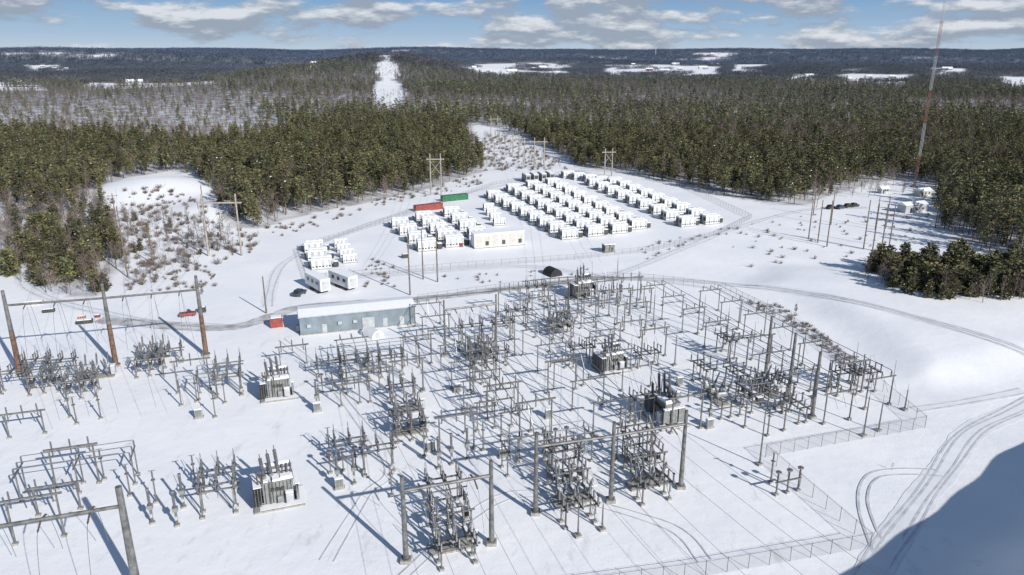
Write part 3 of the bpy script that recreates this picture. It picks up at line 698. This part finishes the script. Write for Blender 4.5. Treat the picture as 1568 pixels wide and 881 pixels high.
x0=G(463,514); x1=G(635,496)
obj('control_building',control(),((x0[0]+x1[0])/2-math.sin(TH)*4.5,(x0[1]+x1[1])/2+math.cos(TH)*4.5,0),math.atan2(x1[1]-x0[1],x1[0]-x0[0]))
def trailer():
    mb=MB(); mb.box((0,0,2.2),(9,2.5,2.7),WHITE); mb.box((0,0,3.65),(9.1,2.6,.18),SNOWC)
    mb.box((4.53,0,2.1),(.06,1.9,2.2),LGREY); mb.box((0,0,.8),(8.6,1.6,.2),DSTEEL)
    for x in(-1.6,-.5,2.6):
        for s in(-1,1): mb.cyl((x,s*.95,.5),(x,s*1.2,.5),.5,BLACK,n=12)
    for x in(-2.5,0,2.5):
        for s in(-1,1): mb.box((x,s*1.27,2.5),(1.1,.05,.8),DARK)
    mb.box((3.6,-1.28,2.0),(.9,.05,2),LGREY); mb.box((-5.2,0,.75),(1.6,.15,.15),DSTEEL); mb.box((-5.7,0,.4),(.15,.15,.8),DSTEEL)
    return mb.mesh('office_trailer')
TRL=trailer(); place('office_trailer',TRL,487,444,-Q+.35,1.3); place('office_trailer',TRL,526,440,-Q+.45,1.3)
def car(paint,truck=False):
    mb=MB(); W=.9
    body=[(-2.25,.45),(2.2,.45),(2.3,.8),(2.1,1.0),(1.1,1.08),(-2.1,1.12),(-2.3,.85)]
    mb.extr(body,-W,W,paint)
    cab=[(-.2,1.1),(1.15,1.09),(.55,1.72),(-.1,1.76)] if truck else [(-1.9,1.12),(1.15,1.09),(.5,1.68),(-1.5,1.7)]
    mb.extr(cab,-W*.86,W*.86,DARK); t=[(cab[3][0],cab[3][1]+.01),(cab[2][0],cab[2][1]+.01),(cab[2][0]-.1,cab[2][1]+.08),(cab[3][0]+.1,cab[3][1]+.08)]
    mb.extr(t,-W*.8,W*.8,paint)
    for x in(-1.4,1.4):
        for s in(-1,1): mb.cyl((x,s*.72,.36),(x,s*.95,.36),.36,BLACK,n=14); mb.cyl((x,s*.94,.36),(x,s*.97,.36),.2,ALU,n=8)
    for s in(-.6,.6): mb.box((2.29,s,.78),(.05,.35,.14),WHITE); mb.box((-2.29,s,.85),(.05,.3,.16),RED)
    return mb.mesh('parked_car')
C1,C2,C3=car(BLUE),car(BLACK),car(RED,True)
for px,py,me,r in [(459,452,C1,1.0),(1272,320,C2,.2),(1286,320,C1,.3),(1299,318,C2,.1),(1308,317,C2,.2)]: place('parked_car',me,px,py,r,1.15)
place('pickup_truck',C3,288,484,.1,1.0)
for px,py,m,s in [(126,488,ORANGE,(1.8,1,.8)),(52,466,TAN,(5,1.6,1)),(75,478,DSTEEL,(3,1.4,1)),(150,486,RED,(1.2,1,.8)),(706,378,RED,(1.2,1.2,1.6)),(900,355,TAN,(1.5,1.5,1.8)),(620,395,DSTEEL,(2,1.5,1.5)),(130,495,DSTEEL,(4,1.6,1)),(310,478,DSTEEL,(2,1.5,1.6))]:
    mb=MB(); mb.box((0,0,s[2]/2),s,m); mb.box((0,0,s[2]+.1),(s[0]*.9,s[1]*.9,.14),SNOWC)
    for i in range(4): mb.box((-s[0]*.4+i*s[0]*.27,-s[1]/2-.03,s[2]*.5),(.1,.06,s[2]*.9),DSTEEL)
    place('material_crate',mb.mesh('material_crate'),px,py)
def shed(L_,W,Hh,m):
    mb=MB(); mb.box((0,0,Hh/2),(L_,W,Hh),m); mb.box((-L_*.25,-W/2-.03,1.1),(1,.06,2.1),DSTEEL)
    for x in(0,L_*.3): mb.box((x,-W/2-.03,1.7),(1,.06,.9),DARK)
    k=len(mb.v); mb.extr([(-W/2-.4,Hh+.01),(W/2+.4,Hh+.01),(0,Hh+1.3)],-L_/2-.4,L_/2+.4,SNOWC)
    for i in range(k,k+6): x,y,z=mb.v[i]; mb.v[i]=(y,x,z)
    return mb.mesh('equipment_shed')
place('equipment_shed',shed(13,5,3.6,LGREY),1396,324,0); place('equipment_shed',shed(8,4,3,TAN),1412,300,0); place('equipment_shed',shed(5,3,2.6,LGREY),1352,296,0)

def radiomast():
    mb=MB(); h=122; w=.7; C=[(w*math.cos(a),w*math.sin(a)) for a in(0,2.094,4.189)]
    n=76; st=h/n
    for i in range(n):
        z=i*st; m=(MRED if int(z//(h/7))%2==0 else LGREY)
        for j in range(3):
            a=C[j]; b=C[(j+1)%3]
            mb.cyl((a[0],a[1],z),(a[0],a[1],z+st),.08,m,n=4); mb.cyl((a[0],a[1],z),(b[0],b[1],z+st),.035,m,n=3); mb.cyl((a[0],a[1],z),(b[0],b[1],z),.035,m,n=3)
    for j in range(3):
        a=.4+j*2.094
        for hh,rr in((30,45),(60,45),(90,75),(115,75)): mb.cyl((0,0,hh),(rr*math.cos(a),rr*math.sin(a),0),.02,WIRE,n=3)
    mb.box((0,0,.3),(3,3,.8),CONC)
    x,y,z=G(1400,287); obj('radio_mast',mb.mesh('radio_mast'),(x,y,z))
radiomast()
def wpole(px,py,h,arm=0,lean=0):
    mb=MB(); mb.lathe((0,0,-.5),(lean,0,h),[(0,.26),(1,.16)],WOOD,7)
    if arm:
        mb.box((lean*.95,0,h*.93),(arm,.16,.2),WOOD)
        for x in(-arm*.45,0,arm*.45): mb.ins((x,0,h*.93+.1),(x,0,h*.93+.5),.1)
    x,y,z=G(px,py); obj('utility_pole',mb.mesh('utility_pole'),(x,y,z),TH)
for a in [(1238,366,16),(1252,372,17),(1266,378,18),(1272,345,15),(1322,382,19),(1336,384,18),(1349,386,18),(1361,380,17),(1340,352,14),(1356,350,14),(628,452,21),(648,428,17),(670,432,19),(196,425,24,6),(320,385,25,0),(408,480,11),(1480,350,10),(1245,330,12),(235,405,12),(155,280,9),(252,262,10),(180,350,15,4)]: wpole(*a)
def hframe(px,py,h,w,n=2,x_=True,rz=0,arm=4):
    mb=MB(); xs=[-w/2+w*i/(n-1) for i in range(n)]
    for x in xs: mb.lathe((x,0,-.5),(x,0,h),[(0,.4),(1,.28)],GWOOD,7)
    mb.box((0,0,h*.86),(w+arm,.4,.5),GWOOD)
    if x_:
        mb.cyl((xs[0],.2,h*.82),(xs[1],.2,h*.5),.15,GWOOD,n=4); mb.cyl((xs[1],-.2,h*.82),(xs[0],-.2,h*.5),.15,GWOOD,n=4)
    for x in(-w/2-arm*.4,0,w/2+arm*.4): mb.ins((x,0,h*.85),(x,0,h*.85-1.8),.15,BPORC)
    X,Y,Z=G(px,py); obj('transmission_pole_frame',mb.mesh('transmission_pole_frame'),(X,Y,Z),rz); return (X,Y,Z)
hf=[((345,392),23,12,2,False,.05),((668,299),22,5.5,2,True,.1),((757,215),21,6,2,True,.1),((818,258),20,13,3,False,.05),((931,270),17,4.5,2,True,.1),((790,236),15,5,2,True,.1)]
T=[hframe(*a[0],*a[1:]) for a in hf]
pl=[]
for o in(-5,0,5):
    pl.append([(T[3][0]+o,T[3][1],15),at(905,470,13,o*.6,0)])
    pl.append([(T[1][0]+o*.8,T[1][1],16),at(640,440,17,o*.4,0)])
    pl.append([(T[0][0]+o,T[0][1],17),at(178,561,17,8+o,0)])
line('transmission_conductor',pl,.03,.02)
def house(L_,W,Hh,m,roof):
    mb=MB(); mb.box((0,0,Hh/2),(L_,W,Hh),m); mb.box((0,-W/2-.04,1.1),(1.1,.08,2.1),DARK)
    for x in(-L_*.3,L_*.3,-L_*.12,L_*.15): mb.box((x,-W/2-.04,Hh*.55),(1.2,.08,1.2),DARK)
    k=len(mb.v); mb.extr([(-W/2-.4,Hh+.01),(W/2+.4,Hh+.01),(0,Hh+W*.3)],-L_/2-.4,L_/2+.4,roof)
    for i in range(k,k+6): x,y,z=mb.v[i]; mb.v[i]=(y,x,z)
    return mb.mesh('farm_house')
HS=[house(14,9,5.5,TAN,SNOWC),house(26,14,7,BRICK,SNOWC),house(34,18,6,LGREY,SNOWC),house(18,11,5.5,TANK,SNOWC)]
HP=[(-.05,2700,0),(.0,2900,2),(.03,2800,0),(.06,3000,0),(.18,3250,1),(.2,3150,2),(.22,3300,3),(.37,2500,0),(.47,2500,0),(.5,2450,3),(.68,2350,0),(.72,2300,2),(.25,3500,2),(.26,3900,0),(-.65,1950,0),(-.256,2150,1),(-.26,2200,0),(.04,3700,2),(.57,3100,2),(.39,2600,2)]
for i in range(22):
    f=R.choice(FIELDS); HP.append((R.uniform(f[0],f[1]),R.uniform((f[2]+f[3])/2,f[3]),R.choice([0,0,3,2,3])))
for t,y,k in HP:
    x=t*y; z=float(Hgt(x,y)); obj('farm_house',HS[k],(x,y,z),R.uniform(-.5,.5),1.1)
mb=MB(); mb.lathe((0,0,0),(0,0,70),[(0,2),(1,1.2)],WHITE,8); mb.box((0,0,71),(3,7,3),WHITE)
for j in range(3):
    a=.5+j*2.094; mb.lathe((0,-4,71),(math.cos(a)*34,-4,71+math.sin(a)*34),[(0,1.1),(1,.3)],WHITE,4)
x=.187*6500; obj('wind_turbine',mb.mesh('wind_turbine'),(x,6500,float(Hgt(x,6500))))

# ------------------------------------------------------------------ tracks and roads
TRK=mat('packed_snow_track',(.80,.81,.84),.7,0,.05,.3,bump=.4,bscale=1.2,coord='Object')
RUT=mat('wheel_rut_snow',(.58,.59,.61),.7,0,.16,.5,bump=.5,bscale=3,coord='Object')
SLUSH=mat('slushy_road',(.70,.70,.71),.6,0,.2,.25,col2=(.34,.33,.32),bump=.3,bscale=3,coord='Object')
ASPH=mat('wet_asphalt',(.12,.115,.11),.5,0,.2,.3,col2=(.3,.3,.3),coord='Object')
def smoothline(P,st=1.2):
    out=[]; n=len(P)
    for i in range(n-1):
        p0=Vector(P[max(0,i-1)]); p1=Vector(P[i]); p2=Vector(P[i+1]); p3=Vector(P[min(n-1,i+2)]); k=max(2,int((p2-p1).length/st))
        for j in range(k):
            t=j/k; out.append(.5*((2*p1)+(-p0+p2)*t+(2*p0-5*p1+4*p2-p3)*t*t+(-p0+3*p1-3*p2+p3)*t**3))
    out.append(Vector(P[-1])); return out
def ribbon(name,px,w,m,off=0,dz=.06,jit=.15):
    S=smoothline(GP(px)); mb=MB(); L=[];r=random.Random(len(px)+int(w*10)+int(off*7))
    j1=j2=0
    for i,p in enumerate(S):
        d=(S[min(i+1,len(S)-1)]-S[max(i-1,0)]).normalized(); nn=Vector((-d.y,d.x)); wob=.22*math.sin(i*.21+off)
        j1=.75*j1+.25*r.uniform(-jit,jit)*1.6; j2=.75*j2+.25*r.uniform(-jit,jit)*1.6
        L.append((p+nn*(off+wob-w/2*(1+j1)),p+nn*(off+wob+w/2*(1+j2))))
    for a,b in L:
        for q in(a,b): mb.v.append((q.x,q.y,float(Hgt(q.x,q.y))+dz))
    mi=mb.mi(m)
    for i in range(len(L)-1): mb.f.append((2*i,2*i+1,2*i+3,2*i+2)); mb.m.append(mi)
    obj(name,mb.mesh(name,True))
def track(px,w=4,ruts=(-1.0,1.0),main=True,rw=.4):
    if main: ribbon('snow_track',px,w,TRK,0,.05)
    for o in ruts: ribbon('wheel_rut',px,rw,RUT,o,.09,.4)
track([(925,428),(985,405),(1060,375),(1150,342),(1235,322),(1330,318)],5,(-1.3,.6,1.2))
track([(925,426),(1060,430),(1180,441),(1300,460),(1420,490),(1568,538),(1720,600)],5,(-1.6,-.2,.9),True,.5)
track([(1700,556),(1568,622),(1490,662),(1440,725),(1395,790),(1350,850),(1300,940)],5,(-1.7,-.9,.8,1.6))
track([(1440,725),(1385,722),(1335,730),(1322,770),(1350,848)],3,(-.9,.9),False)
track([(1568,598),(1480,615),(1400,628)],3,(-.9,.9))
track([(-150,370),(0,405),(50,445),(120,470),(230,492),(340,500)],4)
track([(470,430),(640,418),(800,408),(925,425)],5,(-1,.9))
track([(410,470),(440,400),(560,345),(700,300),(800,278)],4,(-1,1))
track([(500,860),(560,760),(590,700),(480,560),(430,520)],3,(-.9,.9),False,.22)
track([(1080,860),(1010,800),(780,760),(600,900)],3,(-.9,.9),False,.22)
ribbon('access_road',[(150,490),(340,503),(420,484),(470,470),(640,458),(800,440),(925,426)],5,SLUSH,0,.09,.3)
ribbon('access_road_edge',[(560,470),(640,457),(800,440),(925,426)],1.0,ASPH,-1.0,.12,.3)
ribbon('access_road_edge',[(800,432),(880,425),(985,426)],.9,ASPH,0,.13,.3)

# ------------------------------------------------------------------ world
EL=math.radians(29); AZ=math.atan2(.66,-.75)
w=bpy.data.worlds.new('World'); scene.world=w; w.use_nodes=True; nt=w.node_tree; N=nt.nodes; L=nt.links
bg=N['Background']; bg.inputs['Strength'].default_value=.092
sky=N.new('ShaderNodeTexSky'); sky.sky_type='NISHITA'; sky.sun_disc=False; sky.sun_elevation=EL; sky.sun_rotation=AZ; sky.altitude=100; sky.air_density=1.0; sky.dust_density=.4; sky.ozone_density=2
tc=N.new('ShaderNodeTexCoord'); sp=N.new('ShaderNodeSeparateXYZ'); L.new(tc.outputs['Generated'],sp.inputs[0])
lr=N.new('ShaderNodeValToRGB'); e=lr.color_ramp.elements; e[0].position=0; e[0].color=(.60,.70,.82,1); e[1].position=.3; e[1].color=(.14,.28,.55,1)
q=e.new(.03); q.color=(.37,.54,.76,1); q=e.new(.08); q.color=(.17,.36,.64,1)
L.new(sp.outputs['Z'],lr.inputs['Fac'])
sc10=N.new('ShaderNodeVectorMath'); sc10.operation='SCALE'; sc10.inputs['Scale'].default_value=9.8; L.new(lr.outputs['Color'],sc10.inputs[0])
bm=N.new('ShaderNodeMapRange'); bm.inputs['From Min'].default_value=.12; bm.inputs['From Max'].default_value=.45; bm.inputs['To Min'].default_value=.92; bm.inputs['To Max'].default_value=0; L.new(sp.outputs['Z'],bm.inputs['Value'])
sx=N.new('ShaderNodeMix'); sx.data_type='RGBA'; L.new(bm.outputs[0],sx.inputs[0]); L.new(sky.outputs[0],sx.inputs[6]); L.new(sc10.outputs[0],sx.inputs[7])
def cn(dz,sc_=7.0,zs=3.6,loc=(1.7,.4)):
    mp=N.new('ShaderNodeMapping'); mp.inputs['Scale'].default_value=(1,1,zs); mp.inputs['Location'].default_value=(loc[0],loc[1],dz); L.new(tc.outputs['Generated'],mp.inputs['Vector'])
    n=N.new('ShaderNodeTexNoise'); n.inputs['Scale'].default_value=sc_; n.inputs['Detail'].default_value=9; n.inputs['Roughness'].default_value=.57; L.new(mp.outputs[0],n.inputs['Vector']); return n
n1=cn(0); n2=cn(.035)
mask=N.new('ShaderNodeMapRange'); mask.interpolation_type='SMOOTHSTEP'; mask.inputs['From Min'].default_value=.455; mask.inputs['From Max'].default_value=.55; L.new(n1.outputs['Fac'],mask.inputs['Value'])
fd=N.new('ShaderNodeMapRange'); fd.inputs['From Min'].default_value=.35; fd.inputs['From Max'].default_value=.12; L.new(sp.outputs['Z'],fd.inputs['Value'])
mm=N.new('ShaderNodeMath'); mm.operation='MULTIPLY'; L.new(mask.outputs[0],mm.inputs[0]); L.new(fd.outputs[0],mm.inputs[1])
m9=N.new('ShaderNodeMath'); m9.operation='MULTIPLY'; m9.inputs[1].default_value=.92; L.new(mm.outputs[0],m9.inputs[0])
df=N.new('ShaderNodeMath'); df.operation='SUBTRACT'; L.new(n1.outputs['Fac'],df.inputs[0]); L.new(n2.outputs['Fac'],df.inputs[1])
sh=N.new('ShaderNodeMapRange'); sh.inputs['From Min'].default_value=-.01; sh.inputs['From Max'].default_value=.10; L.new(df.outputs[0],sh.inputs['Value'])
cc=N.new('ShaderNodeMix'); cc.data_type='RGBA'; cc.inputs[6].default_value=(3.5,4.1,5.0,1); cc.inputs[7].default_value=(8.0,8.3,8.7,1); L.new(sh.outputs[0],cc.inputs[0])
mx=N.new('ShaderNodeMix'); mx.data_type='RGBA'; L.new(m9.outputs[0],mx.inputs[0]); L.new(sx.outputs[2],mx.inputs[6]); L.new(cc.outputs[2],mx.inputs[7])
L.new(mx.outputs[2],bg.inputs['Color'])
sl=bpy.data.lights.new('sun','SUN'); sl.energy=5.0; sl.angle=math.radians(.5); sl.color=(1,.965,.915)
so=bpy.data.objects.new('sun',sl); scene.collection.objects.link(so)
sv=Vector((math.sin(AZ)*math.cos(EL),math.cos(AZ)*math.cos(EL),math.sin(EL))); so.rotation_euler=sv.to_track_quat('Z','Y').to_euler(); so.location=sv*300
cam=bpy.data.cameras.new('camera'); cam.sensor_width=36; cam.lens=F/1568*36; cam.clip_end=30000; cam.clip_start=.5
co=bpy.data.objects.new('camera',cam); co.location=(0,0,CAMZ); co.rotation_euler=(math.pi/2-PIT,0,0); scene.collection.objects.link(co); scene.camera=co
scene.view_settings.view_transform='Standard'; scene.view_settings.look='None'; scene.view_settings.exposure=0
